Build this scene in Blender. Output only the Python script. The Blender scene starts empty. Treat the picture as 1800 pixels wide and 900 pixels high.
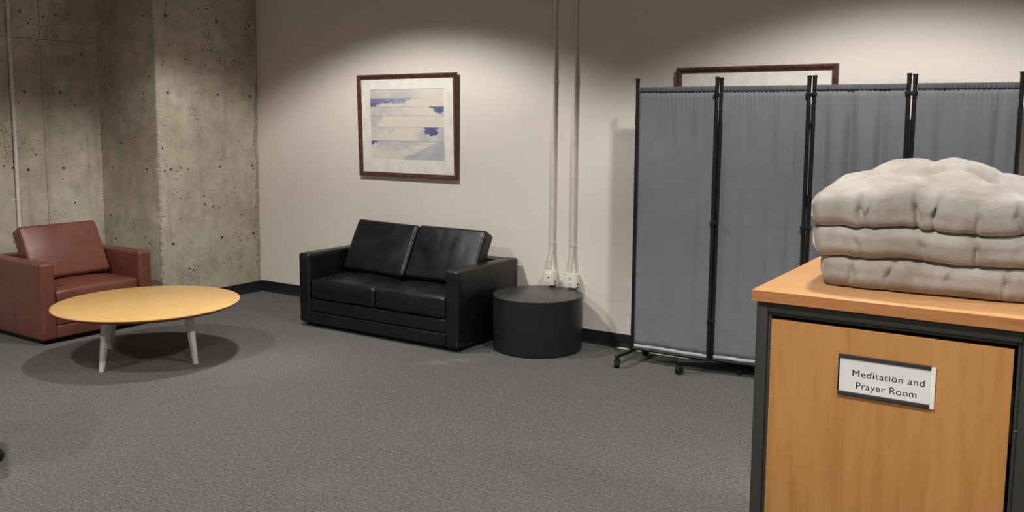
import bpy, bmesh, math, random
from mathutils import Vector, Matrix, noise
random.seed(7)
C = bpy.context.scene.collection
scn = bpy.context.scene
R = math.radians

# ---------------------------------------------------------------- camera
H = 1.6
pitch, yaw, roll = R(6.29254582), R(32.97964316), R(0.38698977)
fwd = Vector((-math.sin(yaw)*math.cos(pitch), math.cos(yaw)*math.cos(pitch), -math.sin(pitch)))
rgt = Vector((math.cos(yaw), math.sin(yaw), 0)); up = rgt.cross(fwd)
r2 = rgt*math.cos(roll)+up*math.sin(roll); u2 = -rgt*math.sin(roll)+up*math.cos(roll)
cd = bpy.data.cameras.new('camera'); cam = bpy.data.objects.new('camera', cd); C.objects.link(cam)
cam.matrix_world = Matrix(((r2.x, u2.x, -fwd.x, 0), (r2.y, u2.y, -fwd.y, 0), (r2.z, u2.z, -fwd.z, H), (0, 0, 0, 1)))
cd.sensor_width = 36; cd.lens = 1544.56/1800*36; cd.shift_y = -(450-385.11)/1800; cd.clip_start = .05
scn.camera = cam
# ---------------------------------------------------------------- world, exposure
w = bpy.data.worlds.new('world'); scn.world = w; w.use_nodes = True
w.node_tree.nodes['Background'].inputs[0].default_value = (.8, .85, 1, 1)
w.node_tree.nodes['Background'].inputs[1].default_value = .02
vs = scn.view_settings; vs.view_transform = 'Standard'; vs.look = 'None'; vs.gamma = 1; vs.use_curve_mapping = False
vs.exposure = 0.0
LAMP = 400.0                       # watts of each recessed downlight
LAMP_COL = (1.0, .975, .945)

# ---------------------------------------------------------------- helpers
def lin(c):
    return tuple((v/12.92 if v <= .04045 else ((v+.055)/1.055)**2.4) for v in (x/255 for x in c))
def mesh(name, vs_, fs, mat=None, parent=None, smooth=False, loc=None):
    me = bpy.data.meshes.new(name); me.from_pydata([tuple(v) for v in vs_], [], fs); me.update()
    o = bpy.data.objects.new(name, me); C.objects.link(o)
    for m in (mat if isinstance(mat, (list, tuple)) else [mat]):
        if m: me.materials.append(m)
    if smooth: me.polygons.foreach_set('use_smooth', [True]*len(me.polygons))
    if parent: o.parent = parent
    if loc: o.location = loc
    return o
def frombm(name, bm, mat, parent=None, smooth=False, loc=None):
    me = bpy.data.meshes.new(name); bm.normal_update(); bm.to_mesh(me); bm.free()
    o = bpy.data.objects.new(name, me); C.objects.link(o)
    for m in (mat if isinstance(mat, (list, tuple)) else [mat]): me.materials.append(m)
    if smooth: me.polygons.foreach_set('use_smooth', [True]*len(me.polygons))
    if parent: o.parent = parent
    if loc: o.location = loc
    return o
def thing(name, label, cat, loc=(0, 0, 0), rz=0, group=None):
    o = bpy.data.objects.new(name, None); C.objects.link(o); o.location = loc; o.rotation_euler = (0, 0, rz)
    o.empty_display_size = .1
    return tag(o, label, cat, group)
def tag(o, label, cat=None, group=None):
    o['label'] = label
    if cat: o['category'] = cat
    if group: o['group'] = group
    return o
def struct(o, label=None):
    o['kind'] = 'structure'
    if label: o['label'] = label
    return o
def rb(s, r, n=(1, 1, 1), m=3, f=None):
    """rounded box: size s, radius r, n inner divisions, m steps round the edge, f deforms a vertex"""
    h = [x/2 for x in s]; ax = []
    for k in range(3):
        inner = h[k]-r
        e = [inner+r*math.tan(R(45)*i/m) for i in range(1, m+1)]
        mid = [-inner+2*inner*i/n[k] for i in range(n[k]+1)]
        ax.append([-x for x in reversed(e)]+mid+e)
    V = []; idx = {}; F = []
    def vid(p):
        key = tuple(round(c, 5) for c in p)
        if key not in idx:
            q = [max(-(h[k]-r), min(h[k]-r, p[k])) for k in range(3)]
            d = Vector([p[k]-q[k] for k in range(3)])
            if d.length > 1e-9: d = d.normalized()*r
            v = Vector(q)+d
            if f: v = Vector(f(v))
            idx[key] = len(V); V.append(v)
        return idx[key]
    for k in range(3):
        a, b = (k+1) % 3, (k+2) % 3
        for sgn in (-1, 1):
            for i in range(len(ax[a])-1):
                for j in range(len(ax[b])-1):
                    q = []
                    for (ii, jj) in ((i, j), (i+1, j), (i+1, j+1), (i, j+1)):
                        p = [0, 0, 0]; p[k] = sgn*h[k]; p[a] = ax[a][ii]; p[b] = ax[b][jj]; q.append(vid(p))
                    F.append(q if sgn > 0 else q[::-1])
    return V, F
def rbox(name, lo, hi, r, mat, parent=None, n=(1, 1, 1), m=2, f=None):
    s = [hi[k]-lo[k] for k in range(3)]; c = Vector([(hi[k]+lo[k])/2 for k in range(3)])
    V, F = rb(s, min(r, min(s)*.49), n, m, f)
    return mesh(name, [v+c for v in V], F, mat, parent, True)
def box(name, lo, hi, mat, parent=None, bev=0):
    if bev: return rbox(name, lo, hi, bev, mat, parent, m=1)
    V = [(x, y, z) for x in (lo[0], hi[0]) for y in (lo[1], hi[1]) for z in (lo[2], hi[2])]
    F = [(0, 1, 3, 2), (4, 6, 7, 5), (0, 4, 5, 1), (2, 3, 7, 6), (0, 2, 6, 4), (1, 5, 7, 3)]
    return mesh(name, V, F, mat, parent)
def lathe(prof, n=32, axis='z'):
    V = []; F = []
    for (r, z) in prof:
        for i in range(n):
            a = 2*math.pi*i/n
            V.append((r*math.cos(a), r*math.sin(a), z))
    for k in range(len(prof)-1):
        for i in range(n):
            j = (i+1) % n
            F.append((k*n+i, k*n+j, (k+1)*n+j, (k+1)*n+i))
    F.append(tuple(range(n))[::-1]); F.append(tuple(range((len(prof)-1)*n, len(prof)*n)))
    return V, F
def rev(name, prof, mat, parent=None, loc=(0, 0, 0), n=32, smooth=True, rot=None):
    V, F = lathe(prof, n); o = mesh(name, V, F, mat, parent, smooth)
    o.location = loc
    if rot: o.rotation_euler = rot
    if smooth:
        md = o.modifiers.new('edges', 'EDGE_SPLIT'); md.split_angle = R(40)
    return o
def tube(name, pts, r, mat, parent=None, n=12):
    pts = [Vector(p) for p in pts]; V = []; F = []
    for k, p in enumerate(pts):
        t = (pts[min(k+1, len(pts)-1)]-pts[max(k-1, 0)]).normalized()
        a = Vector((0, 0, 1)) if abs(t.z) < .9 else Vector((0, 1, 0))
        x = t.cross(a).normalized(); y = t.cross(x)
        for i in range(n):
            g = 2*math.pi*i/n; V.append(p+x*(r*math.cos(g))+y*(r*math.sin(g)))
    for k in range(len(pts)-1):
        for i in range(n):
            j = (i+1) % n; F.append((k*n+i, (k+1)*n+i, (k+1)*n+j, k*n+j))
    F.append(tuple(range(n))); F.append(tuple(range((len(pts)-1)*n, len(pts)*n))[::-1])
    o = mesh(name, V, F, mat, parent, True)
    md = o.modifiers.new('edges', 'EDGE_SPLIT'); md.split_angle = R(50)
    return o
def copy_part(o, parent, loc=None):
    c = o.copy(); C.objects.link(c); c.parent = parent
    if loc is not None: c.location = loc
    return c

# ---------------------------------------------------------------- materials
class Mat:
    def __init__(s, name, col=(128, 128, 128), rough=.5, metal=0, spec=.5):
        s.m = bpy.data.materials.new(name); s.m.use_nodes = True; s.t = s.m.node_tree
        s.b = s.t.nodes['Principled BSDF']; s.b.inputs['Base Color'].default_value = (*lin(col), 1)
        s.b.inputs['Roughness'].default_value = rough; s.b.inputs['Metallic'].default_value = metal
        s.b.inputs['Specular IOR Level'].default_value = spec; s.tc = None
    def n(s, typ, **kw):
        nd = s.t.nodes.new('ShaderNode'+typ)
        for k, v in kw.items():
            if k in nd.inputs: s.set(nd.inputs[k], v)
            else: setattr(nd, k, v)
        return nd
    def set(s, inp, v):
        if isinstance(v, bpy.types.NodeSocket): s.t.links.new(v, inp)
        else: inp.default_value = v
    def co(s, scale=(1, 1, 1), kind='Object'):
        if not s.tc: s.tc = s.n('TexCoord')
        mp = s.n('Mapping'); s.t.links.new(s.tc.outputs[kind], mp.inputs[0]); mp.inputs['Scale'].default_value = scale
        return mp.outputs[0]
    def world(s, scale=(1, 1, 1)):
        g = s.n('NewGeometry'); mp = s.n('Mapping'); s.t.links.new(g.outputs['Position'], mp.inputs[0]); mp.inputs['Scale'].default_value = scale
        return mp.outputs[0]
    def noise(s, vec, scale, detail=4, rough=.5, dist=0):
        nd = s.n('TexNoise', Scale=scale, Detail=detail, Roughness=rough, Distortion=dist); s.t.links.new(vec, nd.inputs['Vector']); return nd.outputs['Fac']
    def ramp(s, fac, stops):
        nd = s.n('ValToRGB'); s.t.links.new(fac, nd.inputs[0]); e = nd.color_ramp.elements
        while len(e) < len(stops): e.new(.5)
        for k, (p, c) in enumerate(stops):
            e[k].position = p; e[k].color = (c, c, c, 1) if isinstance(c, (int, float)) else (*lin(c), 1)
        return nd.outputs[0]
    def mix(s, fac, a, b, mode='MIX'):
        nd = s.n('Mix', data_type='RGBA', blend_type=mode); s.set(nd.inputs[0], fac)
        for i, v in ((6, a), (7, b)):
            if isinstance(v, tuple): v = (*lin(v), 1)
            s.set(nd.inputs[i], v)
        return nd.outputs[2]
    def math(s, op, a, b=0.):
        nd = s.n('Math', operation=op); s.set(nd.inputs[0], a); s.set(nd.inputs[1], b); return nd.outputs[0]
    def col(s, v): s.t.links.new(v, s.b.inputs['Base Color'])
    def rgh(s, v): s.t.links.new(v, s.b.inputs['Roughness'])
    def bump(s, h, strength=.3, dist=.01, prev=None):
        nd = s.n('Bump', Strength=strength, Distance=dist); s.t.links.new(h, nd.inputs['Height'])
        if prev: s.t.links.new(prev, nd.inputs['Normal'])
        s.t.links.new(nd.outputs[0], s.b.inputs['Normal']); return nd.outputs[0]

def m_paint():
    a = Mat('cream wall paint', (226, 218, 207), .62, spec=.3); v = a.world()
    a.col(a.mix(a.ramp(a.noise(v, 1.3, 3), [(.35, 0.), (.7, 1.)]), (223, 215, 204), (229, 221, 210)))
    a.bump(a.noise(v, 160, 3, .6), .12, .004); return a.m
def m_concrete(name, chip=False):
    a = Mat(name, (140, 132, 120), .85, spec=.25); v = a.world()
    n1 = a.noise(v, 1.7, 6, .6, .4); n2 = a.noise(v, 9, 5, .65); n3 = a.noise(v, 60, 4, .6)
    c = a.ramp(n1, [(.3, (160, 149, 131)), (.5, (188, 178, 159)), (.72, (214, 205, 188))])
    c = a.mix(a.ramp(n2, [(.4, 0.), (.7, .5)]), c, (140, 132, 118))
    c = a.mix(a.ramp(n3, [(.45, 0.), (.75, .3)]), c, (206, 198, 184))
    # vertical drip stains
    st = a.noise(a.world((5, 5, .45)), 2.2, 4, .6)
    c = a.mix(a.ramp(st, [(.55, 0.), (.75, .35)]), c, (128, 114, 95))
    # air holes
    vo = a.n('TexVoronoi', Scale=17.0, Randomness=1.0); a.t.links.new(a.world((1, 1, .8)), vo.inputs['Vector'])
    msk = a.ramp(a.noise(v, 4.5, 2), [(.36, .03), (.6, .15)])
    siz = a.math('MULTIPLY', a.noise(v, 11, 2), a.math('MULTIPLY', msk, 1.6))
    hole = a.math('LESS_THAN', vo.outputs['Distance'], siz)
    vo2 = a.n('TexVoronoi', Scale=42.0, Randomness=1.0); a.t.links.new(v, vo2.inputs['Vector'])
    h2 = a.math('LESS_THAN', vo2.outputs['Distance'], a.math('MULTIPLY', a.ramp(a.noise(v, 2.6, 3), [(.42, 0.), (.62, .2)]), 1.))
    hole = a.math('MAXIMUM', hole, h2)
    if chip:
        c = a.mix(a.ramp(a.noise(v, 90, 3), [(.4, 0.), (.6, 1.)]), (150, 140, 122), (192, 183, 167))
    else:
        c = a.mix(hole, c, (58, 52, 45))
    a.col(c)
    b = a.bump(a.math('SUBTRACT', 1., hole), .8, .006)
    a.bump(n3, .25 if not chip else 1., .006, b); return a.m
def m_carpet():
    a = Mat('grey cut pile carpet', (96, 95, 93), 1, spec=.08); v = a.world()
    f1 = a.noise(v, 75, 6, .85, .3); f2 = a.noise(v, 300, 2, .7); big = a.noise(v, 1.1, 3, .55); mid = a.noise(v, 9, 3, .6)
    c = a.ramp(f1, [(.38, (48, 47, 46)), (.5, (96, 95, 92)), (.62, (146, 143, 138))])
    c = a.mix(a.ramp(f2, [(.35, .35), (.6, 0.)]), c, (58, 58, 58))
    c = a.mix(a.ramp(big, [(.35, 0.), (.7, .22)]), c, (118, 115, 110))
    c = a.mix(a.ramp(mid, [(.5, 0.), (.75, .2)]), c, (80, 79, 78))
    # two tan spill stains in the carpet
    for (x, y, sx, sy, k) in ((-3.48, 4.61, .26, .10, .6), (-2.75, 2.66, .2, .14, .18)):
        g = a.n('NewGeometry'); sb = a.n('VectorMath', operation='SUBTRACT'); a.t.links.new(g.outputs['Position'], sb.inputs[0]); sb.inputs[1].default_value = (x, y, 0)
        ro = a.n('VectorRotate', rotation_type='Z_AXIS'); a.t.links.new(sb.outputs[0], ro.inputs['Vector']); ro.inputs['Angle'].default_value = R(-55)
        ml = a.n('VectorMath', operation='MULTIPLY'); a.t.links.new(ro.outputs[0], ml.inputs[0]); ml.inputs[1].default_value = (1/sx, 1/sy, 0)
        ln = a.n('VectorMath', operation='LENGTH'); a.t.links.new(ml.outputs[0], ln.inputs[0])
        fall = a.ramp(ln.outputs['Value'], [(0., 1.), (1., 0.)])
        fac = a.math('MULTIPLY', a.math('MULTIPLY', fall, a.ramp(a.noise(v, 14, 3), [(.35, 0.), (.6, 1.)])), k)
        c = a.mix(fac, c, (166, 140, 108))
    a.col(c)
    b = a.bump(f1, 1.0, .012); a.bump(f2, .6, .004, b)
    a.b.inputs['Sheen Weight'].default_value = .15; a.b.inputs['Sheen Roughness'].default_value = .6
    return a.m
def m_leather(name, c1, c2, rough, bump=.25):
    a = Mat(name, c1, rough, spec=.5); v = a.co()
    a.col(a.mix(a.ramp(a.noise(v, 6, 4, .6), [(.4, 0.), (.75, 1.)]), c1, c2))
    a.rgh(a.ramp(a.noise(v, 9, 4), [(.3, rough-.06), (.7, rough+.09)]))
    vo = a.n('TexVoronoi', Scale=260.0); a.t.links.new(v, vo.inputs['Vector'])
    b = a.bump(vo.outputs['Distance'], bump, .0015)
    a.bump(a.noise(v, 14, 4, .6), .12, .01, b); return a.m
def m_wood(name, c1, c2, c3, rough, scale=(1, 1, 1), spec=.4):
    a = Mat(name, c1, rough, spec=spec); v = a.co(scale)
    g = a.noise(v, 5, 6, .6, .6); h = a.noise(v, 28, 5, .6, .3)
    c = a.ramp(g, [(.3, c2), (.5, c1), (.72, c3)])
    c = a.mix(a.ramp(h, [(.55, 0.), (.75, .2)]), c, c2)
    a.col(c); a.bump(h, .05, .002); return a.m
def m_fabric(name, c1, c2, scale=420, rough=.9, sheen=.2):
    a = Mat(name, c1, rough, spec=.2); v = a.co()
    a.col(a.mix(a.ramp(a.noise(v, 7, 4, .6), [(.35, 0.), (.7, 1.)]), c1, c2))
    wv = a.noise(a.co((1, 1, .25)), scale, 2); wh = a.noise(a.co((.25, .25, 1)), scale, 2)
    a.bump(a.math('ADD', wv, wh), .08, .0008); a.b.inputs['Sheen Weight'].default_value = sheen
    return a.m
def m_velvet():
    a = Mat('taupe velvet corduroy', (150, 141, 129), .95, spec=.12); v = a.co()
    c = a.ramp(a.noise(v, 7, 5, .65, .6), [(.3, (144, 136, 125)), (.52, (163, 156, 147)), (.72, (178, 172, 164))])
    a.col(c)
    rib = a.n('TexWave', wave_type='BANDS', bands_direction='Y', Scale=70.0, Distortion=1.2, Detail=2.0); a.t.links.new(a.co(), rib.inputs['Vector'])
    b = a.bump(rib.outputs['Fac'], .12, .002)
    b = a.bump(a.noise(v, 22, 5, .6), .22, .012, b)
    a.bump(a.noise(a.co((.4, 1, 1)), 60, 3, .6), .15, .004, b)
    a.b.inputs['Sheen Weight'].default_value = .5; a.b.inputs['Sheen Roughness'].default_value = .3
    return a.m
def flat(name, c, rough=.5, metal=0, spec=.5, bump=0):
    a = Mat(name, c, rough, metal, spec); v = a.co()
    a.col(a.mix(a.ramp(a.noise(v, 12, 3), [(.3, 0.), (.7, 1.)]), c, tuple(min(255, x*1.06+1) for x in c)))
    if bump: a.bump(a.noise(v, 180, 3), bump, .002)
    return a.m
M = dict(
    paint=m_paint(), concrete=m_concrete('board marked concrete'), chip=m_concrete('broken concrete edge', True), carpet=m_carpet(),
    black_leather=m_leather('black leather', (14, 15, 18), (19, 20, 23), .34),
    brown_leather=m_leather('chestnut brown leather', (108, 62, 49), (118, 71, 57), .38),
    maple=m_wood('yellow maple veneer', (204, 164, 104), (194, 153, 92), (210, 171, 113), .36, (1, 9, 9)),
    maple_edge=m_wood('dark stained table edge', (122, 72, 38), (100, 58, 30), (138, 84, 44), .45, (2, 2, 8)),
    cherry=m_wood('honey cherry veneer', (177, 126, 70), (165, 113, 59), (183, 133, 77), .4, (5, 5, .6)),
    cherry_top=m_wood('honey cherry worktop', (196, 146, 96), (186, 136, 86), (202, 153, 104), .32, (1, 9, 9)),
    cherry_edge=m_wood('solid cherry edge band', (180, 122, 74), (166, 108, 62), (188, 131, 82), .38, (1, 9, 9)),
    leg=flat('pale grey painted metal', (186, 186, 182), .4, 0),
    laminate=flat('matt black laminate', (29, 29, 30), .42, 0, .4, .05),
    laminate_top=flat('matt black laminate with painted reflection', (46, 46, 46), .34, 0, .5, .05),  # black drum top, wall reflection put into a lighter base colour
    black_metal=flat('black powder coated steel', (18, 18, 18), .42, 0, .4),
    char_metal=flat('charcoal powder coated steel', (50, 49, 47), .5, 0, .4, .1),
    rubber=flat('black rubber', (20, 20, 19), .7, 0, .3),
    vinyl=flat('black vinyl cove base', (30, 28, 27), .6, 0, .35),
    screen=m_fabric('grey polyester cloth', (113, 115, 120), (118, 120, 125)),
    hem=m_fabric('pale grey hem', (166, 166, 168), (176, 176, 178)),
    pocket=m_fabric('dark grey rod pocket', (84, 85, 91), (98, 99, 105)),
    velvet=m_velvet(),
    frame=m_wood('dark walnut frame', (82, 50, 40), (58, 34, 27), (108, 70, 57), .4, (6, 6, 6)),
    mat=flat('white picture mat', (226, 222, 212), .8, 0, .2),
    paper=flat('white paper insert', (216, 215, 213), .6, 0, .3),
    ink=flat('black ink', (18, 18, 20), .7, 0, .2),
    ivory=flat('ivory plastic', (222, 217, 206), .4, 0, .4),
    ivory_paint=flat('cream painted conduit', (208, 200, 188), .4, 0, .4),
    dark=flat('dark slot', (16, 14, 13), .8, 0, .2),
    steel=flat('bright zinc steel', (170, 168, 162), .35, 1),
    ceil=flat('grey ceiling board', (88, 86, 82), .9, 0, .2, .2),
    housing=flat('dark louvre housing', (34, 34, 34), .6, 0, .3),
    white_cord=flat('white cord', (222, 220, 214), .5),
    tag=flat('white glide', (200, 200, 196), .5),
)
def m_glass():
    a = Mat('picture glazing', (255, 255, 255), .06); a.b.inputs['Transmission Weight'].default_value = 1; a.b.inputs['IOR'].default_value = 1.0
    t = a.t; tr = a.n('BsdfTransparent'); gl = a.n('BsdfGlossy', Roughness=.05); mx = a.n('MixShader'); mx.inputs[0].default_value = .03
    t.links.new(tr.outputs[0], mx.inputs[1]); t.links.new(gl.outputs[0], mx.inputs[2])
    t.links.new(mx.outputs[0], t.nodes['Material Output'].inputs[0]); return a.m
M['glass'] = m_glass()
def m_lamp():
    a = Mat('lit lamp lens', (255, 255, 255)); a.b.inputs['Emission Color'].default_value = (*LAMP_COL, 1); a.b.inputs['Emission Strength'].default_value = 6.0; return a.m
M['lamp'] = m_lamp()
def m_attr():
    a = Mat('printed watercolour', (255, 255, 255), .8, spec=.2); n = a.n('Attribute', attribute_name='ink'); 
    g = a.noise(a.co(), 60, 4)
    a.col(a.mix(a.ramp(g, [(.3, 0.), (.8, .12)]), n.outputs['Color'], (200, 196, 190))); return a.m
M['art'] = m_attr()

# ---------------------------------------------------------------- the room
YW = 5.596; XP = -6.444; XB = -7.244; YA = 4.53; XR = 4.2; YF = -3.2; ZC = 3.225
struct(box('floor', (XB-.3, YF-.1, -.1), (XR+.1, YW+.3, 0), M['carpet']), 'grey cut pile carpet floor with faint tan stains')
struct(box('wall_back', (XP-.02, YW, 0), (XR+.1, YW+.15, ZC), M['paint']), 'cream painted back wall behind sofa and divider')
struct(box('wall_right', (XR, YF, 0), (XR+.12, YW, ZC), M['paint']), 'cream painted right wall')
struct(box('wall_front', (XB-.2, YF-.12, 0), (XR+.12, YF, ZC), M['paint']), 'cream painted wall opposite the sofa')
# ceiling with openings for the lights
LX = (-4.45, -.95, 2.55); LY = (3.87, 1.45, -.97); CR = .16
NS = 20
bm = bmesh.new()
xs = [XB-.2]+[v for x in LX for v in (x-CR, x+CR)]+[XR+.12]; ys = sorted([YF-.12, YW+.15]+[y+s*CR for y in LY for s in (-1, 1)])
for i in range(len(xs)-1):
    for j in range(len(ys)-1):
        if i % 2 == 1 and j % 2 == 1:
            cx, cy = (xs[i]+xs[i+1])/2, (ys[j]+ys[j+1])/2; K = 32; ang = [math.pi/4+2*math.pi*q/K for q in range(K)]
            inn = [bm.verts.new((cx+CR*.86*math.cos(a), cy+CR*.86*math.sin(a), ZC)) for a in ang]
            out = [bm.verts.new((cx+CR*math.cos(a)/max(abs(math.cos(a)), abs(math.sin(a))), cy+CR*math.sin(a)/max(abs(math.cos(a)), abs(math.sin(a))), ZC)) for a in ang]
            for q in range(K): bm.faces.new((inn[q], inn[(q+1) % K], out[(q+1) % K], out[q]))
            continue
        bm.faces.new([bm.verts.new(p) for p in ((xs[i], ys[j], ZC), (xs[i], ys[j+1], ZC), (xs[i+1], ys[j+1], ZC), (xs[i+1], ys[j], ZC))])
bmesh.ops.remove_doubles(bm, verts=bm.verts, dist=1e-4)
r_ = bmesh.ops.extrude_face_region(bm, geom=bm.faces[:]); bmesh.ops.translate(bm, verts=[e for e in r_['geom'] if isinstance(e, bmesh.types.BMVert)], vec=(0, 0, .04))
bmesh.ops.recalc_face_normals(bm, faces=bm.faces[:])
struct(frombm('ceiling', bm, M['ceil']), 'flat grey ceiling with round downlight openings')
rowname = {3.87: 'nearest the white wall', 1.45: 'in the middle row', -.97: 'in the row behind the camera'}
colname = {-4.45: 'on the sofa side', -.95: 'on the divider side', 2.55: 'by the right wall'}
for y in LY:
    for x in LX:
        t = thing('ceiling_light', f'round recessed downlight {colname[x]}, {rowname[y]}', 'light', (x, y, ZC), 0, 'recessed ceiling downlights')
        a = CR*.84
        V = [(r*math.cos(2*math.pi*q/32), r*math.sin(2*math.pi*q/32), z) for r, z in ((a, 0), (a*.9, .16)) for q in range(32)]
        mesh('reflector', V, [(q, 32+q, 32+(q+1) % 32, (q+1) % 32) for q in range(32)]+[tuple(range(32, 64))[::-1]], M['housing'], t, True)
        rev('trim_ring', [(a-.002, -.004), (a+.022, -.004), (a+.024, -.0005), (a-.002, -.0005)], M['ivory'], t, n=32)
        rev('lamp_bulb', [(.004, .02), (.04, .03), (.05, .06), (.03, .12), (.02, .15)], M['lamp'], t, n=20)
        ld = bpy.data.lights.new('downlight', 'SPOT'); ld.energy = LAMP; ld.color = LAMP_COL; ld.shadow_soft_size = .11
        ld.spot_size = R(130); ld.spot_blend = .3
        lo = bpy.data.objects.new('downlight', ld); C.objects.link(lo); lo.parent = t; lo.location = (0, 0, -.012)
# concrete: form panels of the alcove wall, and the pier
def cut_holes(o, holes, axis):
    bm = bmesh.new()
    for (p) in holes:
        rr = random.uniform(.017, .023)
        q = bmesh.ops.create_cone(bm, cap_ends=True, segments=14, radius1=rr*.6, radius2=rr, depth=.09)
        rot = Matrix.Rotation(R(90), 4, 'Y') if axis == 'X' else Matrix.Rotation(R(90), 4, 'X')
        bmesh.ops.transform(bm, matrix=Matrix.Translation(p) @ rot, verts=q['verts'])
    me = bpy.data.meshes.new('cut'); bm.to_mesh(me); bm.free()
    k = bpy.data.objects.new('cut', me); C.objects.link(k)
    md = o.modifiers.new('cut', 'BOOLEAN'); md.object = k; md.operation = 'DIFFERENCE'; md.solver = 'EXACT'
    bpy.context.view_layer.update()
    ev = o.evaluated_get(bpy.context.evaluated_depsgraph_get()); nm = bpy.data.meshes.new_from_object(ev)
    o.modifiers.clear(); old = o.data; o.data = nm; bpy.data.meshes.remove(old); bpy.data.objects.remove(k); bpy.data.meshes.remove(me)
wl = bpy.data.objects.new('wall_left', None); C.objects.link(wl); struct(wl, 'raw concrete alcove wall behind the brown armchair')
box('backing', (XB-.2, YF, 0), (XB-.03, YA, ZC), M['concrete'], wl)
HZ = (.55, 1.183, 1.82, 2.46)
cuts = [YA, 4.03, 2.81, 1.59, .37, -.85, -2.07, YF]
for k in range(len(cuts)-1):
    y1, y0 = cuts[k], cuts[k+1]
    for (z0, z1) in ((0, 2.25), (2.25, ZC)):
        g = .0018
        o = box('form_panel', (XB-.08, y0+g, z0+(g if z0 else 0)), (XB-random.uniform(0, .004), y1-g, z1-g), M['concrete'], wl)
        if k == 0: hy = [4.178]
        elif k == 1: hy = [3.88, 3.35]
        elif k < 3: hy = [y0+.15, y1-.15]
        else: hy = []
        hs = [(XB, y, z) for y in hy for z in HZ if z0 < z < z1]
        if hs: cut_holes(o, hs, 'X')
def pier(name, z0, z1, off, rag):
    N = int((z1-z0)/.012); V = []; F = []; mi = []
    for i in range(N+1):
        z = z0+(z1-z0)*i/N
        n1 = noise.noise((3.1, 0, z*9)); n2 = noise.noise((7.7, 2, z*30)); n3 = noise.noise((1.7, 9, z*6)); n4 = noise.noise((4.7, 3, z*38))
        low = max(0., min(1., (1.95-z)/.7))
        c = .004+rag*low*(.008+.008*n1+.009*n2); c = max(c, .004)
        d = .004+rag*max(0, min(1, (2.05-z)/.4))*max(.006, .040+.022*n3+.016*n4)
        e = .03*rag
        ring = [(XB-.1, YA-off), (XP+off-.05, YA-off), (XP+off-c, YA-off+.4*c*n2), (XP+off-.55*c, YA-off+.5*c), (XP+off, YA-off+1.15*c), (XP+off, YA-off+.045), (XP+off, YW-.13), (XP+off, YW-.005-d*1.2),
                (XP+off-.16*d-.006*abs(n4), YW-.004-d*.75), (XP+off-.3*d-.006*abs(n1), YW-.002), (XB-.1, YW-.002)]
        V += [(x, y, z) for x, y in ring]
    K = 11
    for i in range(N):
        for k in range(K):
            l = (k+1) % K; F.append((i*K+k, i*K+l, (i+1)*K+l, (i+1)*K+k)); mi.append(1 if k in (2, 3, 7, 8) and rag else 0)
    F.append(tuple(range(K))[::-1]); mi.append(0); F.append(tuple(range(N*K, N*K+K))); mi.append(0)
    o = mesh(name, V, F, [M['concrete'], M['chip']], wp)
    o.data.polygons.foreach_set('material_index', mi); return o
wp = bpy.data.objects.new('wall_pier', None); C.objects.link(wp); struct(wp, 'raw concrete pier with tie holes at the left end of the white wall')
p1 = pier('pier_shaft', 0, 2.243, 0, 1)
p2 = pier('pier_head', 2.2435, ZC, .004, 0)
cut_holes(p1, [(XP, y, z) for y in (4.645, 5.152, 5.51) for z in HZ[:3]], 'X'); cut_holes(p2, [(XP, y, HZ[3]) for y in (4.645, 5.152, 5.51)], 'X')
cut_holes(p1, [(x, YA, z) for x, z in ((-6.631, 1.814), (-6.61, 1.178), (-6.61, .545), (-7.1, 1.18), (-7.1, .55))], 'Y')
K = 11; pv = [(.0012, 5.335+.052*(1+.25*noise.noise((q*1.7, 0, 4)))*math.cos(2*math.pi*q/K+.4), .385+.06*(1+.3*noise.noise((q*1.3, 5, 1)))*math.sin(2*math.pi*q/K+.4)) for q in range(K)]
mesh('repair_patch', [(XP+a, y, z) for a, y, z in pv]+[(XP-.01, y, z) for a, y, z in pv], [tuple(range(K))]+[(q, K+q, K+(q+1) % K, (q+1) % K) for q in range(K)], M['chip'], wp)
# vinyl cove base
def cove(name, pts, label):
    o = bpy.data.objects.new(name, None)
    prof = [(0, .1), (.004, .1), (.005, .03), (.009, .012), (.02, .002), (.02, 0), (0, 0)]
    V = []; F = []
    for (p, nx, ny) in pts: V += [(p[0]+nx*a, p[1]+ny*a, z) for a, z in prof]
    K = len(prof)
    for i in range(len(pts)-1):
        for k in range(K): F.append((i*K+k, i*K+(k+1) % K, (i+1)*K+(k+1) % K, (i+1)*K+k))
    F.append(tuple(range(K))[::-1]); F.append(tuple(range((len(pts)-1)*K, len(pts)*K)))
    bpy.data.objects.remove(o)
    return struct(mesh(name, V, F, M['vinyl']), label)
cove('baseboard_back', [((XP+.0, YW), 0, -1), ((XR, YW), 0, -1)], 'black vinyl cove base along the white wall')
cove('baseboard_left', [((XP+.0005, YW), 1, 0), ((XP+.0005, YA+.02), 1, 0)], 'black vinyl cove base along the concrete pier')

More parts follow.
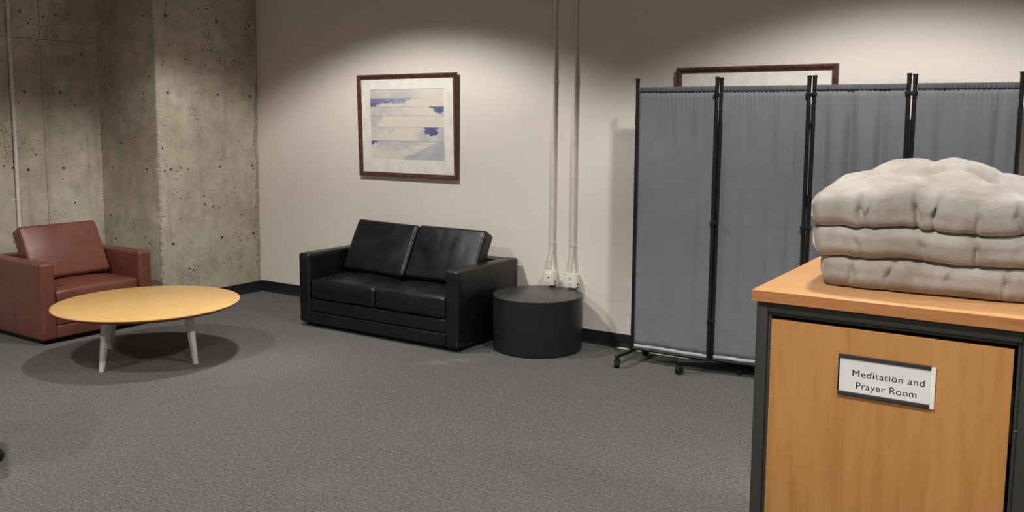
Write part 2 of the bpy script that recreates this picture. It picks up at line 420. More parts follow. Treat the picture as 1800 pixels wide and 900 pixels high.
# ---------------------------------------------------------------- sofa and armchair
def seating(root, W, leather, seats, arm_w=.112, arm_h=.578, D=.775, seat_z=.385, seed=0):
    """front faces -Y of the root, x across, origin on floor at the middle of the front"""
    L = M[leather]; hw = W/2; iw = hw-arm_w
    box('plinth', (-hw+.03, .05, 0), (hw-.03, D-.03, .035), M['rubber'], root)
    for s in (-1, 1):
        x0, x1 = (-hw, -iw) if s < 0 else (iw, hw)
        def fa(v, s=s):
            b = .004*noise.noise((v.x*5+seed, v.y*4, v.z*5+s))
            return (v.x+b, v.y+b*.6, v.z+.5*b)
        rbox('arm', (x0, 0, .03), (x1, D, arm_h), .022, L, root, (3, 14, 10), 3, fa)
    rbox('back_frame', (-iw+.001, D-.13, .04), (iw-.001, D, arm_h-.004), .018, L, root, (6, 2, 4), 2)
    rbox('front_rail', (-iw+.001, .012, .128), (iw-.001, .14, .224), .008, L, root, (12, 1, 2), 2)
    rbox('base_rail', (-iw+.001, .004, .036), (iw-.001, .13, .124), .008, L, root, (12, 1, 2), 2)
    cw = (2*iw-.004)/seats
    for k in range(seats):
        xc = -iw+.002+cw*(k+.5)
        def fs(v, k=k):
            u, t = v.x/(cw/2), v.y/.31
            b = max(0, 1-u*u)*max(0, 1-t*t)
            z = v.z+(.022*b if v.z > 0 else 0)
            w = .005*noise.noise((v.x*6+k*5+seed, v.y*6, v.z*8))+.003*noise.noise((v.x*19+k*5+seed, v.y*19, v.z*9))
            yy = v.y-(.012*(1-u*u)*(1 if v.y < 0 else 0))*(1-(v.z/.08)**2)
            e = 1-.3*max(0, abs(u)-.85)/.15
            return (v.x, yy+w*.5, z+w*e-.006*max(0, abs(u)-.8)*5*(1 if v.z > 0 else 0))
        V, F = rb((cw-.004, .62, .158), .026, (14, 14, 3), 4, fs)
        mesh('seat_cushion', [v+Vector((xc, .318, .226+.079)) for v in V], F, L, root, True)
    bw = (2*iw-.05)/seats if seats > 1 else .615
    for k in range(seats):
        xc = (k-(seats-1)/2)*(bw+.006)+(.01 if seats > 1 else 0)
        def fb(v, k=k):
            u, t = v.x/(bw/2), v.z/.215
            b = max(0, 1-u*u)*max(0, 1-t*t)
            w = .004*noise.noise((v.x*7+k*3+seed, v.y*6, v.z*5))+(.0035*noise.noise((v.x*24+k*9+seed, v.y*5, v.z*4)) if seats > 1 and k == 1 else 0)
            return (v.x, v.y+(-.02*b if v.y < 0 else .004*b)+w, v.z+w*.4)
        V, F = rb((bw-.004, .125, .43), .026, (14, 2, 10), 4, fb)
        tilt = Matrix.Translation((xc, .478, .588)) @ Matrix.Rotation(R(-27 if k == 0 else -28), 4, 'X') @ Matrix.Rotation(R(1.2 if k == 0 and seats > 1 else 0), 4, 'Y')
        mesh('back_cushion', [tilt @ v for v in V], F, L, root, True)
    for s in (-1, 1):   # bright scuffs, staples at the lower front corners
        box('corner_staple', (s*(hw-.008)-.002, -.0025, .05), (s*(hw-.008)+.002, .002, .085), M['steel'], root)
sofa = thing('sofa', 'black leather two seat sofa standing against the cream wall', 'sofa', (-4.318, 4.785, 0), 0)
seating(sofa, 1.546, 'black_leather', 2, seed=2)
chair = thing('armchair', 'chestnut brown leather armchair in the concrete alcove', 'armchair', (-6.085, 3.742, 0), R(90))
seating(chair, .882, 'brown_leather', 1, arm_w=.107, arm_h=.585, seed=9)

# ---------------------------------------------------------------- coffee table
ct = thing('coffee_table', 'round yellow maple coffee table with pale grey tapered legs', 'table', (-5.229, 3.556, 0), 0)
tr = .594
rev('tabletop', [(tr-.035, .352), (tr-.006, .366), (tr, .372), (tr-.0005, .3755)], M['maple_edge'], ct, n=96)
rev('top_veneer', [(tr-.0006, .3755), (tr-.001, .379), (tr-.004, .380)], M['maple'], ct, n=96)
box('under_frame', (-.26, -.26, .325), (.26, .26, .353), M['leg'], ct, .006)
A = [(-5.154+5.229, 3.16-3.556), (-4.817+5.229, 3.616-3.556), (-5.643+5.229, 3.527-3.556), (-5.306+5.229, 3.983-3.556)]
for (x, y) in A:
    a = math.atan2(y, x); d = Vector((math.cos(a), math.sin(a), 0)); tx = Vector((-math.sin(a), math.cos(a), 0)); V = []
    for z, ro, wd, th in ((0, .408, .0135, .011), (.353, .352, .028, .02)):
        for sx, sy in ((-1, -1), (1, -1), (1, 1), (-1, 1)): V.append(d*(ro+sy*th)+tx*(sx*wd)+Vector((0, 0, z)))
    bm = bmesh.new(); q = [bm.verts.new(v) for v in V]
    for f in ((3, 2, 1, 0), (4, 5, 6, 7), (0, 1, 5, 4), (1, 2, 6, 5), (2, 3, 7, 6), (3, 0, 4, 7)): bm.faces.new([q[i] for i in f])
    bmesh.ops.bevel(bm, geom=bm.edges[:], offset=.003, segments=2, affect='EDGES')
    frombm('leg', bm, M['leg'], ct)

# ---------------------------------------------------------------- drum table
dt = thing('drum_table', 'matt black drum side table beside the sofa', 'table', (-3.192, 5.262, 0), 0)
dr = .318
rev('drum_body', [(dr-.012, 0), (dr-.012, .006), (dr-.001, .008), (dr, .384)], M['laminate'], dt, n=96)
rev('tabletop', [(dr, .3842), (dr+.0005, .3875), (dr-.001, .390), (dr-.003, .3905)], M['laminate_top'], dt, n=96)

# ---------------------------------------------------------------- framed pictures
def moulding(root, w, h, fw, dp):
    """mitred frame of four rails lying in XZ, front toward -Y, centred"""
    prof = [(0, 0), (0, -dp*.75), (fw*.12, -dp), (fw*.45, -dp*.96), (fw*.8, -dp*.62), (fw, -dp*.55), (fw, 0)]   # inset from outer edge, depth
    cs = [(-w/2, -h/2), (w/2, -h/2), (w/2, h/2), (-w/2, h/2)]; inn = [(1, 1), (-1, 1), (-1, -1), (1, -1)]
    for k in range(4):
        V = []
        for j in (k, (k+1) % 4):
            for (a, y) in prof: V.append((cs[j][0]+inn[j][0]*a, y, cs[j][1]+inn[j][1]*a))
        K = len(prof); F = [(i, K+i, K+(i+1) % K, (i+1) % K) for i in range(K)]+[tuple(range(K)), tuple(range(K, 2*K))[::-1]]
        mesh('frame_rail', V, F, M['frame'], root)
def ring(root, name, ow, oh, iw, ih, y, mat, zc=0, th=.003):
    V = []
    for yy in (y, y+th):
        V += [(sx*ow/2, yy, sz*oh/2) for sx, sz in ((-1, -1), (1, -1), (1, 1), (-1, 1))]+[(sx*iw/2, yy, sz*ih/2+zc) for sx, sz in ((-1, -1), (1, -1), (1, 1), (-1, 1))]
    F = []
    for i in range(4):
        j = (i+1) % 4; F += [(i, j, 4+j, 4+i), (8+j, 8+i, 12+i, 12+j), (4+i, 4+j, 12+j, 12+i)]
    return mesh(name, V, F, mat, root)
def fbm(x, y, s=0, o=5):
    v = 0; a = .5
    for k in range(o): v += a*noise.noise((x, y, s)); x *= 2.03; y *= 2.03; a *= .55
    return v
def sky_colour(u, v):
    cream = (226, 217, 202); lav = (196, 193, 192); pale = (212, 208, 202); blue = (118, 122, 162); deep = (84, 86, 136); gre = (188, 189, 193)
    def mx(a, b, t): t = max(0., min(1., t)); return tuple(a[i]+(b[i]-a[i])*t for i in range(3))
    def ss(e0, e1, x): t = max(0., min(1., (x-e0)/(e1-e0))); return t*t*(3-2*t)
    B = [0, .13, .25, .375, .535, .735, 1.0001]; k = 0
    while v >= B[k+1]: k += 1
    t = (v-B[k])/(B[k+1]-B[k]); n = fbm(u*6, v*9, k*3.3); f = fbm(u*22, v*22, k*1.7+5)
    c = cream
    if k == 0:
        c = mx(pale, lav, .5+2.2*n+(t-.4)); c = mx(c, cream, ss(.5, .75, u+.25*n)); c = mx(c, lav, .8*ss(.86, 1., t)*ss(.7, .5, u))
    elif k == 1:
        line = .95-1.55*(u-.02)+.5*n if u < .3 else .75-1.6*(u-.32)+.9*n
        sk = mx(blue, (158, 162, 190), ss(.08, .42, u)+1.2*f); sk = mx(sk, deep, ss(.2, .02, u)*.7*(t > .4))
        c = mx(sk, mx(cream, pale, .5+2*n), ss(line-.06, line+.04, t+.3*f)) if u < .56 else cream
        c = mx(c, sk if u < .1 else c, ss(.7, 1, t)*ss(.12, .03, u))
    elif k == 2:
        c = mx(mx(pale, lav, .3+2*n), cream, ss(.35, .6, u+.3*n)); c = mx(c, lav, .6*ss(.5, 1, t+n)*ss(.62, .4, u))
        ln = (u-.79)/.2
        c = mx(c, mx(deep, blue, .5+2*f), ss(-.02, .06, ln-t*.9+.5*f)*ss(.79, .81, u)); c = mx(c, cream, ss(.8, 1., t+f)*.8)
    elif k == 3:
        c = mx(lav, gre, .4+n); ln = .18-.09*t+.05*n*2+.02*f*3; c = mx(c, cream, ss(ln-.012, ln+.012, u-(.0 if t > .0 else 0)))
    elif k == 4:
        c = mx(pale, gre, .1+1.8*n); ln = .62-.9*math.sin((u-.12)*3.4)+.6*n if u < .55 else .62-.9*math.sin(.43*3.4)+2.2*(u-.55)+.6*n
        c = mx(c, cream, ss(ln-.05, ln+.1, t+.4*f)*ss(.74, .58, u+.2*n)); c = mx(c, cream, ss(.3, .45, u)*ss(.72, .6, u)*ss(.5, .3, t)*.8)
        d = ((u-.83)/.1)**2+((t-.1)/.5)**2+1.6*f; c = mx(mx(deep, blue, .3+2*f), c, ss(.75, 1., d)); c = mx(c, gre, .7*ss(.9, .95, u+.2*f))
    else:
        c = mx(cream, pale, .4+2*n); ln = .25+.25*math.sin(u*5)+.5*n
        c = mx(mx(gre, pale, .6+2*n), c, ss(ln-.06, ln+.06, t+.3*f)); c = mx(c, deep, ss(.11, .09, u+.9*(t)*.35+.15*f)*ss(.32, .2, t))
        l2 = .93-.55*t+.1*n; c = mx(c, mx(gre, (176, 178, 188), .4+2*n), ss(l2-.01, l2+.03, u+.08*f)*ss(.1, .2, t+u-.6))
    e = min(abs(v-b) for b in B[1:-1])
    if e < .004: c = mx(c, (150, 148, 160), .6*ss(.95, .5, u*(1 if k < 3 else .6)))
    return c
def picture(name, label, x, zc, wide, tall, printed):
    root = thing(name, label, 'picture', (x, YW-.002, zc), 0, 'framed pictures on the white wall')
    root.rotation_euler = (R(1.5), 0, R(0)); root.location.y = YW-.0135
    fw = .036
    moulding(root, wide, tall, fw, .030)
    if printed: aw, ah, az = .772, .575, .012
    else: aw, ah, az = .79, .52, -.02
    box('backing_board', (-wide/2+.01, -.006, -tall/2+.01), (wide/2-.01, -.002, tall/2-.01), M['mat'], root)
    ring(root, 'mat_board', wide-.03, tall-.03, aw, ah, -.0105, M['mat'], az)
    nx, ny = (220, 164) if printed else (80, 60); V = []; F = []; cols = []
    for j in range(ny+1):
        for i in range(nx+1):
            u, v = i/nx, j/ny; V.append(((u-.5)*aw*1.004, -.0072, az+(.5-v)*ah*1.004))
            c = sky_colour(u, min(v, .9999)) if printed else (206, 202, 196); cols += [*lin(c), 1.]
    for j in range(ny):
        for i in range(nx):
            a = j*(nx+1)+i; F.append((a, a+nx+1, a+nx+2, a+1))
    o = mesh('print', V, F, M['art'], root); at = o.data.color_attributes.new('ink', 'FLOAT_COLOR', 'POINT'); at.data.foreach_set('color', cols)
    mesh('glazing', [(-wide/2+.03, -.0135, -tall/2+.03), (wide/2-.03, -.0135, -tall/2+.03), (wide/2-.03, -.0135, tall/2-.03), (-wide/2+.03, -.0135, tall/2-.03)], [(0, 1, 2, 3)], M['glass'], root)
    return root
picture('cloud_picture', 'walnut framed print of clouds in strips above the black sofa', -4.648, 1.562, 1.035, .842, True)
picture('framed_picture', 'walnut framed picture mostly hidden behind the grey room divider', -1.79, 1.545, 1.035, .842, False)

# ---------------------------------------------------------------- conduits and wall boxes
def conduit(label, x, y, nx, ny, z0, z1, r, straps, kick=0, couple=None, mat='ivory_paint'):
    root = thing('conduit_pipe', label, 'pipe', (x, y, 0), 0, 'surface conduit pipes')
    o_ = r+.003
    pts = [(nx*(o_+kick), ny*(o_+kick), z0)]
    if kick: pts += [(nx*(o_+kick), ny*(o_+kick), z0+.05), (nx*(o_+kick*.8), ny*(o_+kick*.8), z0+.085), (nx*(o_+kick*.2), ny*(o_+kick*.2), z0+.15), (nx*o_, ny*o_, z0+.185)]
    pts.append((nx*o_, ny*o_, z1)); tube('pipe', pts, r, M[mat], root, 14)
    for z in straps:
        rr = r+.002; V = []; F = []
        tx, ty = -ny, nx
        prof = [(-rr-.02, .001), (-rr, .001)]+[(-rr*math.cos(a), o_+rr*math.sin(a)) for a in (0, R(30), R(60), R(90), R(120), R(150), R(180))]+[(rr, .001), (rr+.02, .001)]
        for dz in (-.009, .009):
            V += [(tx*a+nx*b, ty*a+ny*b, z+dz) for a, b in prof]
        K = len(prof); F = [(i, i+1, K+i+1, K+i) for i in range(K-1)]
        s = mesh('strap', V, F, M[mat], root); md = s.modifiers.new('s', 'SOLIDIFY'); md.thickness = .002; md.offset = 0
    if couple: rev('coupling', [(r+.001, -.02), (r+.004, -.018), (r+.004, .018), (r+.001, .02)], M[mat], root, (nx*o_, ny*o_, couple), 16)
conduit('cream painted conduit above the telephone jack box, nearer the sofa', -3.262, YW, 0, -1, .512, ZC-.002, .013, [.715, 1.9], .03, 2.455)
conduit('cream painted conduit above the duplex outlet box, nearer the divider', -3.09, YW, 0, -1, .506, ZC-.002, .013, [.71, 1.9], .022, 2.455)
conduit('slim cream conduit running up the concrete wall behind the armchair', XB, 3.775, 1, 0, 0, ZC-.002, .0145, [.95, 2.5], 0, None)
def wall_box(name, label, x0, x1, z0, z1, dep, kind):
    root = thing(name, label, 'outlet', ((x0+x1)/2, YW, (z0+z1)/2), 0, None); hw, hh = (x1-x0)/2, (z1-z0)/2
    rbox('box', (-hw+.004, -dep, -hh+.004), (hw-.004, -.0005, hh-.004), .004, M['ivory'], root)
    rbox('cover_plate', (-hw, -dep-.006, -hh), (hw, -dep-.0002, hh), .0028, M['ivory'], root)
    yf = -dep-.006
    fr = (R(90), 0, 0)
    if kind == 'jack':
        rbox('raised_panel', (-hw*.62, yf-.003, -hh*.66), (hw*.62, yf-.0002, hh*.66), .0012, M['ivory'], root)
        rev('jack_hole', [(.005, 0), (.005, .003), (.004, .0035)], M['dark'], root, (0, yf-.003, .004), 16, rot=fr)
        for z in (-hh*.8, hh*.8): rev('screw', [(.003, 0), (.0028, .0012)], M['steel'], root, (0, yf, z), 12, rot=fr)
    else:
        for z in (-.02, .02):
            rc = rev('receptacle', [(.0165, 0), (.0165, .0025), (.015, .0032)], M['ivory'], root, (0, yf, z), 28, rot=fr)
            for (sx, sz) in ((-.0062, .004), (.0062, .004)):
                s = box('slot', (sx-.0013, sz-.0045, .003), (sx+.0013, sz+.0045, .0037), M['dark'], rc)
            rev('ground_hole', [(.0026, .003), (.0026, .0037)], M['dark'], rc, (0, -.0075, 0), 12)
        for (sx, sz) in ((-1, -1), (1, 1), (1, -1), (-1, 1)): rev('screw', [(.0032, 0), (.003, .0012)], M['steel'], root, (sx*hw*.84, yf, sz*hh*.84), 12, rot=fr)
    rev('knockout', [(.008, 0), (.008, .0012)], M['dark'], root, (hw-.004, -dep*.5, -hh*.55), 16, rot=(0, R(90), 0))
    rev('pipe_connector', [(.016, 0), (.016, .01), (.0135, .012)], M['ivory'], root, (0, -dep*.6, hh-.004), 18)
    return root
wall_box('telephone_jack', 'ivory surface jack box with a single round hole above drum table', -3.305, -3.222, .402, .512, .058, 'jack')
wall_box('duplex_outlet', 'white duplex power outlet box above right side of drum table', -3.14, -3.035, .400, .506, .05, 'duplex')

# ---------------------------------------------------------------- room divider
rd = thing('room_divider', 'grey cloth four panel folding room divider on black casters', 'divider', (-1.38, 5.35, 0), 0)
PT = [Vector((-2.468, 5.30)), Vector((-1.925, 5.302)), Vector((-1.376, 5.37)), Vector((-.831, 5.372)), Vector((-.300, 5.45))]
O = Vector((-1.38, 5.35)); PT = [p-O for p in PT]
PR = .0115; ZT = 1.886; ZF = 1.832; ZB = .118
def pole(p, lean=(0, 0), parent=rd, zt=ZT):
    b = Vector((p.x, p.y, .085)); t = Vector((p.x+lean[0], p.y+lean[1], zt))
    o = tube('pole', [b, t-Vector((0, 0, .03))], PR, M['black_metal'], parent, 14)
    c = rev('pole_cap', [(.0125, -.055), (.0125, -.02), (.0145, -.004), (.0145, 0), (.012, .001)], M['rubber'], o, t, 16)
    return b, t
for k in range(4):
    a, b = PT[k], PT[k+1]; d = (b-a).normalized(); nrm = Vector((d.y, -d.x))
    ga = .0 if k == 0 else .0119; gb = .0 if k == 3 else .0119
    if k == 0: gb = .010
    if k == 1: ga = .008
    A2, B2 = a+d*ga, b-d*gb
    if k == 1: A2 = A2+nrm*-.012
    ln = {0: ((0, 0), (.004, 0)), 1: ((.010, 0), (-.003, 0)), 2: ((.004, 0), (-.002, 0)), 3: ((.005, 0), (.0, 0))}[k]
    pole(A2, ln[0], zt=ZT-(.004 if k % 2 else 0)); pole(B2, ln[1], zt=ZT)
    # cloth between the poles, gathered on the top rod
    L = (B2-A2).length; nx, nz = 72, 44; V = []; F = []
    ins = PR+.0005
    amp = (.009, .008, .026, .015)[k]
    for j in range(nz+1):
        v = j/nz; z = ZF-.034+(ZB-(ZF-.034))*v
        for i in range(nx+1):
            u = i/nx; s = ins+(L-2*ins)*u
            env = min(1., u*7, (1-u)*7)
            q = math.sin(u*17+k*2+1.1*math.sin(v*2+k))*.5+math.sin(u*33+k*5+v*1.3)*.25*max(0, 1-v*1.2)+1.5*noise.noise((u*4+k*7, v*.8, k))
            top = .0035*math.sin(u*130+3*noise.noise((u*9, 0, k)))*max(0, 1-v*9)
            y = (amp*q*(.12+.88*min(1, v*6)) + top)*env - .003
            for (fu, fd, fw_) in (((.45, .012, .05), (.85, .010, .05)), ((.3, .012, .06), (.62, .010, .05), (.85, .008, .04)), ((.12, .022, .05), (.41, .034, .05), (.74, .024, .045), (.9, .014, .03)), ((.25, .008, .05), (.55, .010, .06), (.82, .020, .05)))[k]:
                y -= fd*math.exp(-((u-fu-.03*(v-.3)*math.sin(fu*20))/fw_)**2)*env*(.08+.92*min(1, v*7))
            lean = (1-v)*(ln[0][0]*(1-u)+ln[1][0]*u)
            P = A2+d*(s+lean)+nrm*(y); V.append((P.x, P.y, z))
    for j in range(nz):
        for i in range(nx):
            q = j*(nx+1)+i; F.append((q, q+nx+1, q+nx+2, q+1))
    fp = mesh('fabric_panel', V, F, M['screen'], rd, True); md = fp.modifiers.new('thick', 'SOLIDIFY'); md.thickness = .0018; md.offset = 0
    # rod pocket: ruffled sleeve round the top rod
    V = []; F = []; nr = 10; NX = 160
    for i in range(NX+1):
        u = i/NX; s = ins+(L-2*ins)*u; lean = ln[0][0]*(1-u)+ln[1][0]*u
        ruf = .0022*math.sin(u*150+5*noise.noise((u*8, 3, k)))+.0015*noise.noise((u*60, 1, k))
        for m in range(nr):
            g = 2*math.pi*m/nr; ry = .0095+ruf*1.6; rz = .018
            P = A2+d*(s+lean)+nrm*(ry*math.cos(g)+.0); V.append((P.x, P.y, ZF-.018+rz*math.sin(g)+.0006*math.sin(u*150)))
    for i in range(NX):
        for m in range(nr):
            l = (m+1) % nr; F.append((i*nr+m, i*nr+l, (i+1)*nr+l, (i+1)*nr+m))
    mesh('rod_pocket', V, F, M['pocket'], fp, True)
    # pale bottom hem
    V = []; F = []; nr = 8; NX = 60
    for i in range(NX+1):
        u = i/NX; s = ins+(L-2*ins)*u
        env = min(1., u*7, (1-u)*7); q = math.sin(u*17+k*2+1.1*math.sin(2+k))*.5+1.5*noise.noise((u*4+k*7, .8, k)); yy = amp*q*env-.003
        for m in range(nr):
            g = 2*math.pi*m/nr; P = A2+d*s+nrm*(yy+.006*math.cos(g)); V.append((P.x, P.y, ZB-.004+.012*math.sin(g)))
    for i in range(NX):
        for m in range(nr):
            l = (m+1) % nr; F.append((i*nr+m, i*nr+l, (i+1)*nr+l, (i+1)*nr+m))
    mesh('bottom_hem', V, F, M['hem'], fp, True)
    P0, P1 = A2, B2
    tube('bottom_rail', [(P0.x, P0.y, .094), (P1.x, P1.y, .094)], .010, M['black_metal'], rd, 10)
# connectors between paired poles
for k in (1, 2, 3):
    p = PT[k]
    for z in (1.775, .98, .35):
        if k == 1: rbox('connector', (p.x-.022, p.y-.016, z-.012), (p.x+.022, p.y+.018, z+.012), .004, M['rubber'], rd)
        else: rbox('connector', (p.x-.032, p.y-.0155, z-.012), (p.x+.032, p.y+.0155, z+.012), .005, M['rubber'], rd)
def caster(parent, x, y, rz):
    c = rev('caster', [(.004, -.017), (.023, -.017), (.027, -.012), (.0275, 0), (.027, .012), (.023, .017), (.004, .017)], M['rubber'], parent, (x, y, .0277), 24, rot=(R(90), 0, rz))
    rev('caster_stem', [(.007, .02), (.007, .034), (.012, .036), (.012, .046)], M['black_metal'], parent, (x, y, .022), 14)
    V, F = rb((.034, .040, .022), .006, (1, 1, 1), 2); h = mesh('caster_hood', [v+Vector((x, y, .046)) for v in V], F, M['rubber'], parent, True)
feet = [((-2.482, 5.105), (-2.455, 5.49)), ((-2.086, 5.195), (-1.764, 5.41)), ((-1.39, 5.17), (-1.36, 5.5)), ((-.95, 5.20), (-.73, 5.51)), ((-.29, 5.26), (-.31, 5.52))]
for (p, q) in feet:
    p, q = Vector(p)-O, Vector(q)-O; d = (q-p).normalized(); s = Vector((-d.y, d.x)); V = []
    for z, wd in ((.068, .014), (.089, .014)):
        for (e, t) in ((p-d*.012, -1), (p-d*.012, 1), (q+d*.012, 1), (q+d*.012, -1)):
            w2 = e+s*(wd*t); V.append((w2.x, w2.y, z))
    bm = bmesh.new(); qv = [bm.verts.new(v) for v in V]
    for f in ((3, 2, 1, 0), (4, 5, 6, 7), (0, 1, 5, 4), (1, 2, 6, 5), (2, 3, 7, 6), (3, 0, 4, 7)): bm.faces.new([qv[i] for i in f])
    bmesh.ops.recalc_face_normals(bm, faces=bm.faces[:]); bmesh.ops.bevel(bm, geom=bm.edges[:], offset=.003, segments=1, affect='EDGES')
    ft = frombm('foot', bm, M['black_metal'], rd)
    for e, rz in ((p, .5), (q, -.4)): caster(ft, e.x, e.y, rz+math.atan2(d.y, d.x))

# ---------------------------------------------------------------- cabinet
cx0, cx1, cy0, cy1, ctop = -.869, -.058, 2.763, 3.62, 1.07
cb = thing('storage_cabinet', 'charcoal metal cabinet with honey wood door and wooden top', 'cabinet', ((cx0+cx1)/2, cy0, 0), 0)
hw = (cx1-cx0)/2; bx = hw-.0135; D = cy1-cy0; fy = .012
box('worktop', (-hw, .0015, ctop-.036), (hw, D, ctop-.0006), M['cherry_top'], cb, .0012)
box('edge_band', (-hw, 0, ctop-.0363), (hw, .003, ctop-.0022), M['cherry_edge'], cb)
zt = ctop-.037
box('plinth', (-bx+.03, fy+.05, 0), (bx-.03, D-.04, .06), M['rubber'], cb)
box('side_panel', (-bx, fy+.045, .05), (-bx+.02, D-.02, zt), M['char_metal'], cb, .002)
box('side_panel', (bx-.02, fy+.045, .05), (bx, D-.02, zt), M['char_metal'], cb, .002)
box('back_panel', (-bx+.021, D-.04, .05), (bx-.021, D-.021, zt), M['char_metal'], cb)
sw = .036
# front frame: stiles and header with a stepped inner lip
box('stile', (-bx, fy, .05), (-bx+sw, fy+.044, zt), M['char_metal'], cb, .003)
box('stile', (bx-sw, fy, .05), (bx, fy+.044, zt), M['char_metal'], cb, .003)
box('header', (-bx+sw, fy+.0005, zt-.034), (bx-sw, fy+.044, zt), M['char_metal'], cb, .002)
box('sill', (-bx+sw, fy+.0005, .05), (bx-sw, fy+.044, .085), M['char_metal'], cb, .002)
lip = .011
for (lo, hi) in (((-bx+sw, fy+.009, .085), (-bx+sw+lip, fy+.044, zt-.034)), ((bx-sw-lip, fy+.009, .085), (bx-sw, fy+.044, zt-.034)), ((-bx+sw+lip, fy+.009, zt-.034-lip), (bx-sw-lip, fy+.044, zt-.034))):
    box('inner_lip', lo, hi, M['char_metal'], cb, .003)
dx0, dx1 = -.81-(cx0+cx1)/2, -.127-(cx0+cx1)/2
dr_ = box('door', (dx0, fy+.012, .09), (dx1, fy+.032, .9765), M['cherry'], cb, .0012)
rev('latch_pin', [(.003, 0), (.003, .006), (.002, .007)], M['steel'], cb, (bx-sw-lip*.2, fy+.010, .745), 12, rot=(R(90), 0, 0))
box('hinge', (dx1+.0015, fy+.016, .70), (dx1+.0055, fy+.03, .86), M['black_metal'], cb)
# sign holder on the door
sx0, sx1, sz0, sz1 = -.596, -.322, .767, .897
sg = thing('sign_holder', 'white Meditation and Prayer Room name sign in black holder on cabinet door', 'sign', ((sx0+sx1)/2, cy0+fy+.012, (sz0+sz1)/2), 0)
sw2, sh2 = (sx1-sx0)/2, (sz1-sz0)/2
box('back_plate', (-sw2, -.003, -sh2+.004), (sw2-.006, -.0002, sh2-.004), M['rubber'], sg)
rbox('rail', (-sw2, -.008, sh2-.013), (sw2-.012, -.0032, sh2), .002, M['char_metal'], sg)
rbox('rail', (-sw2, -.008, -sh2), (sw2-.012, -.0032, -sh2+.013), .002, M['char_metal'], sg)
box('end_cap', (-sw2, -.0065, -sh2+.013), (-sw2+.004, -.0032, sh2-.013), M['rubber'], sg)
box('paper_insert', (-sw2+.004, -.0045, -sh2+.0131), (sw2-.012, -.0033, sh2-.0131), M['paper'], sg)
box('clear_sleeve_edge', (sw2-.012, -.006, -sh2+.001), (sw2, -.0033, sh2-.003), M['mat'], sg)
for txt, xc, z, size in (('Meditation and', .007, -.001, .0320), ('Prayer Room', .003, -.0385, .0320)):
    cu = bpy.data.curves.new('lettering', 'FONT'); cu.body = txt; cu.size = size; cu.align_x = 'CENTER'; cu.extrude = .0001; cu.space_character = 1.06
    to = bpy.data.objects.new('lettering_tmp', cu); C.objects.link(to); bpy.context.view_layer.update()
    me = bpy.data.meshes.new_from_object(to.evaluated_get(bpy.context.evaluated_depsgraph_get())); bpy.data.objects.remove(to)
    wx = [v.co.x for v in me.vertices]; k = (.203 if 'Med' in txt else .171)/(max(wx)-min(wx))
    for v in me.vertices: v.co = Vector((v.co.x*k+xc, -.0048-v.co.z, v.co.y*.92+z))
    me.materials.clear(); me.materials.append(M['ink'])
    o = bpy.data.objects.new('lettering', me); C.objects.link(o); o.parent = sg

# ---------------------------------------------------------------- floor cushions stacked on the cabinet
CW, CD = .71, .60
TX = (-.2, .0, .2); 
def thick(k, x, y, gx, gy):
    """thickness of cushion k at the local plan point"""
    u, v = x/(CW/2), y/(CD/2)
    dome = max(0, 1-u**2)*max(0, 1-v**2)**.7
    t = (.098, .094, .094)[k]+(.018, .026, .064)[k]*dome
    t += (.01, .014, .022)[k]*(v+1)/2
    if k == 2:
        for i, tx in enumerate(gx):
            for ty in gy:
                d2 = ((x-tx)/.055)**2+((y-ty)/.05)**2
                t -= .024*math.exp(-d2)
        for tx in gx: t -= .006*math.exp(-((x-tx)/.016)**2)*min(1, max(0, (y+.16)/.06))
        for ty in gy: t -= .013*math.exp(-((y-ty)/.02)**2)
    return t
def wob(x, y, k): return .007*noise.noise((x*7+k*9, y*7, k*2.))+.004*noise.noise((x*17+k*9, y*17, k*5.))
CP = [(-.388, 3.257, R(3)), (-.415, 3.247, R(2)), (-.421, 3.243, R(1.2))]
clabels = ['taupe floor cushion at the bottom of the stack on the cabinet', 'taupe floor cushion in the middle of the stack on the cabinet', 'taupe tufted floor cushion on top of the stack on the cabinet']
zs = ctop+.0008
HG = []      # stacked surface heights as functions in world plan
def surf(k, X, Y):
    """height of the top of cushion k over world plan point"""
    if k < 0: return zs
    cx, cy, a = CP[k]; dx, dy = X-cx, Y-cy
    x = dx*math.cos(a)+dy*math.sin(a); y = -dx*math.sin(a)+dy*math.cos(a)
    x = max(-CW/2, min(CW/2, x)); y = max(-CD/2, min(CD/2, y))
    return surf(k-1, X, Y)+thick(k, x, y, (-.2, .0, .2), (-.11, .11))+wob(x, y, k)
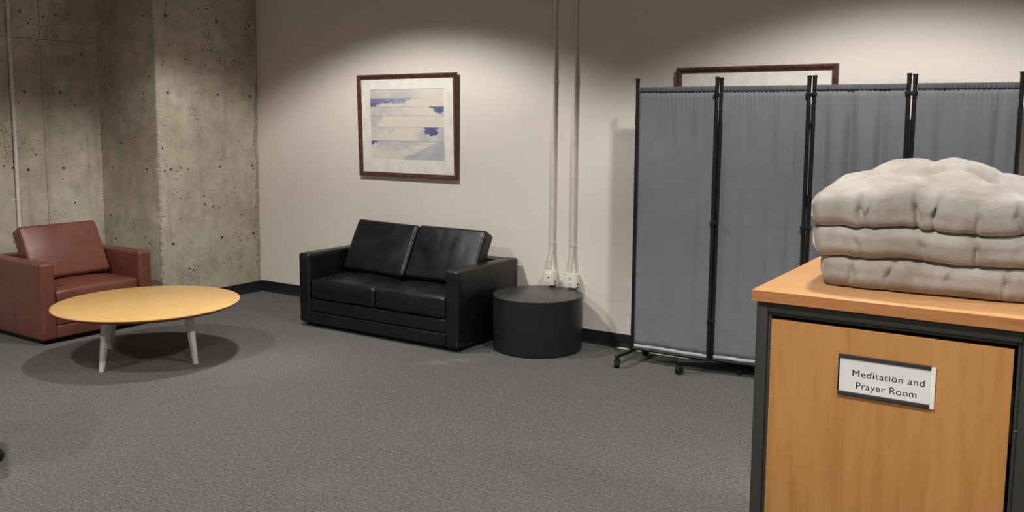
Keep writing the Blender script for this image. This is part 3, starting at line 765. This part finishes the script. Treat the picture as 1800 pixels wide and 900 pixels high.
for k in range(3):
    cx, cy, a = CP[k]; root = thing('floor_cushion', clabels[k], 'cushion', (cx, cy, zs), a, 'stacked floor cushions')
    hz = .05; ca, sa = math.cos(a), math.sin(a)
    folds = [random.uniform(-.95, .95) for _ in range(7)]; fr_ = [(-.17, .028, .010), (-.145, .014, .006), (-.01, .03, .009), (.045, .022, .006), (.16, .016, .008), (.27, .02, .01)]
    if k == 1: fr_ = [(-.19, .012, .012), (.0, .016, .010), (.15, .02, .008), (.29, .014, .012)]
    if k == 0: fr_ = [(-.24, .016, .010), (-.12, .018, .009), (.05, .014, .010), (.2, .018, .008), (.3, .012, .02)]
    def fc(v, k=k):
        s = (v.z+hz)/(2*hz)                       # 0 bottom, 1 top
        x, y = v.x, v.y
        # soft corners in plan and side creases
        u, w2 = x/(CW/2), y/(CD/2)
        sq = .030*max(0, abs(u)-.55)/.45*max(0, abs(w2)-.55)/.45
        x -= math.copysign(sq, x); y -= math.copysign(sq, y)
        belly = 1-abs(2*s-1)
        if w2 < -.5:
            for (px, dep, wd) in fr_:
                kx = px+.02*(s-.5)*math.sin(px*40)+.004*math.sin(s*6+px*30)
                y += dep*math.exp(-((x-kx)/wd)**2)*(.35+.65*belly)*min(1, (-w2-.5)*2.2)
        if u < -.5:
            for (py, dep, wd) in ((-.15, .012, .02), (.02, .014, .02), (.18, .012, .02)): x += dep*math.exp(-((y-py)/wd)**2)*(.4+.6*belly)*min(1, (-u-.5)*2.2)
        edge = max(abs(u), abs(w2))
        n1 = .006*noise.noise((x*9+k*4, y*9, s*2+k)); 
        if edge > .8: x += n1*math.copysign(1, u)*.8*(abs(u) > .8); y += n1*math.copysign(1, w2)*.8*(abs(w2) > .8)
        X = cx+x*ca-y*sa; Y = cy+x*sa+y*ca
        zb = surf(k-1, X, Y)+.0012; zt_ = surf(k, X, Y)
        # edges of the underside lift a little
        lift = .010*max(0, (edge-.86)/.14)**2
        z = zb+lift*(1-s)+(zt_-zb)*s
        return (x, y, z-zs)
    V, F = rb((CW, CD, 2*hz), .034, (116, 76, 8), 6, fc)
    mesh('cover', V, F, M['velvet'], root, True)
    if k == 2:
        for tx in (-.2, 0, .2):
            for ty in (-.11, .11):
                X = cx+tx*ca-ty*sa; Y = cy+tx*sa+ty*ca
                rev('tuft_button', [(.004, -.004), (.008, -.002), (.008, .001), (.004, .003)], M['velvet'], root, (tx, ty, surf(2, X, Y)-zs+.001), 14)

# ---------------------------------------------------------------- small things
tag(tube('white_cord', [(-2.70, 5.556, .0065), (-2.6, 5.553, .0065), (-2.45, 5.556, .0065), (-2.3, 5.552, .0065), (-2.16, 5.556, .0065)], .006, M['white_cord'], None, 8),
    'white cord lying on carpet along the wall under the divider', 'cord')
# task chair standing beyond the left edge of the picture: one caster reaches into view
oc = thing('task_chair', 'black task chair at left edge, only one caster in view', 'chair', (-4.318, 1.775, 0), R(64))
for k in range(5):
    a = 2*math.pi*k/5; d = Vector((math.cos(a), math.sin(a), 0)); s = Vector((-d.y, d.x, 0)); V = []
    for (ro, z0, z1, wd) in ((.03, .07, .125, .026), (.295, .058, .082, .016)):
        V += [d*ro+s*wd*t+Vector((0, 0, z)) for t, z in ((-1, z0), (1, z0), (1, z1), (-1, z1))]
    mesh('base_leg', V, [(0, 1, 2, 3), (7, 6, 5, 4), (0, 4, 5, 1), (1, 5, 6, 2), (2, 6, 7, 3), (3, 7, 4, 0)], M['rubber'], oc)
    for t in (-1, 1):
        p = d*.285+s*(.012*t)
        rev('caster', [(.004, -.009), (.022, -.009), (.026, -.006), (.026, .006), (.022, .009), (.004, .009)], M['rubber'], oc, (p.x, p.y, .0262), 20, rot=(R(90), 0, a))
rev('gas_column', [(.028, .08), (.028, .25), (.018, .251), (.018, .40)], M['black_metal'], oc, n=20)
rbox('seat', (-.23, -.23, .40), (.23, .23, .47), .03, M['rubber'], oc, (6, 6, 1), 3)
rbox('backrest', (-.25, -.19, .56), (-.20, .19, .92), .022, M['rubber'], oc, (1, 6, 6), 3)
box('back_bracket', (-.262, -.03, .38), (-.25, .03, .75), M['black_metal'], oc, .003)
box('back_bracket_arm', (-.25, -.03, .38), (.0, .03, .398), M['black_metal'], oc, .003)
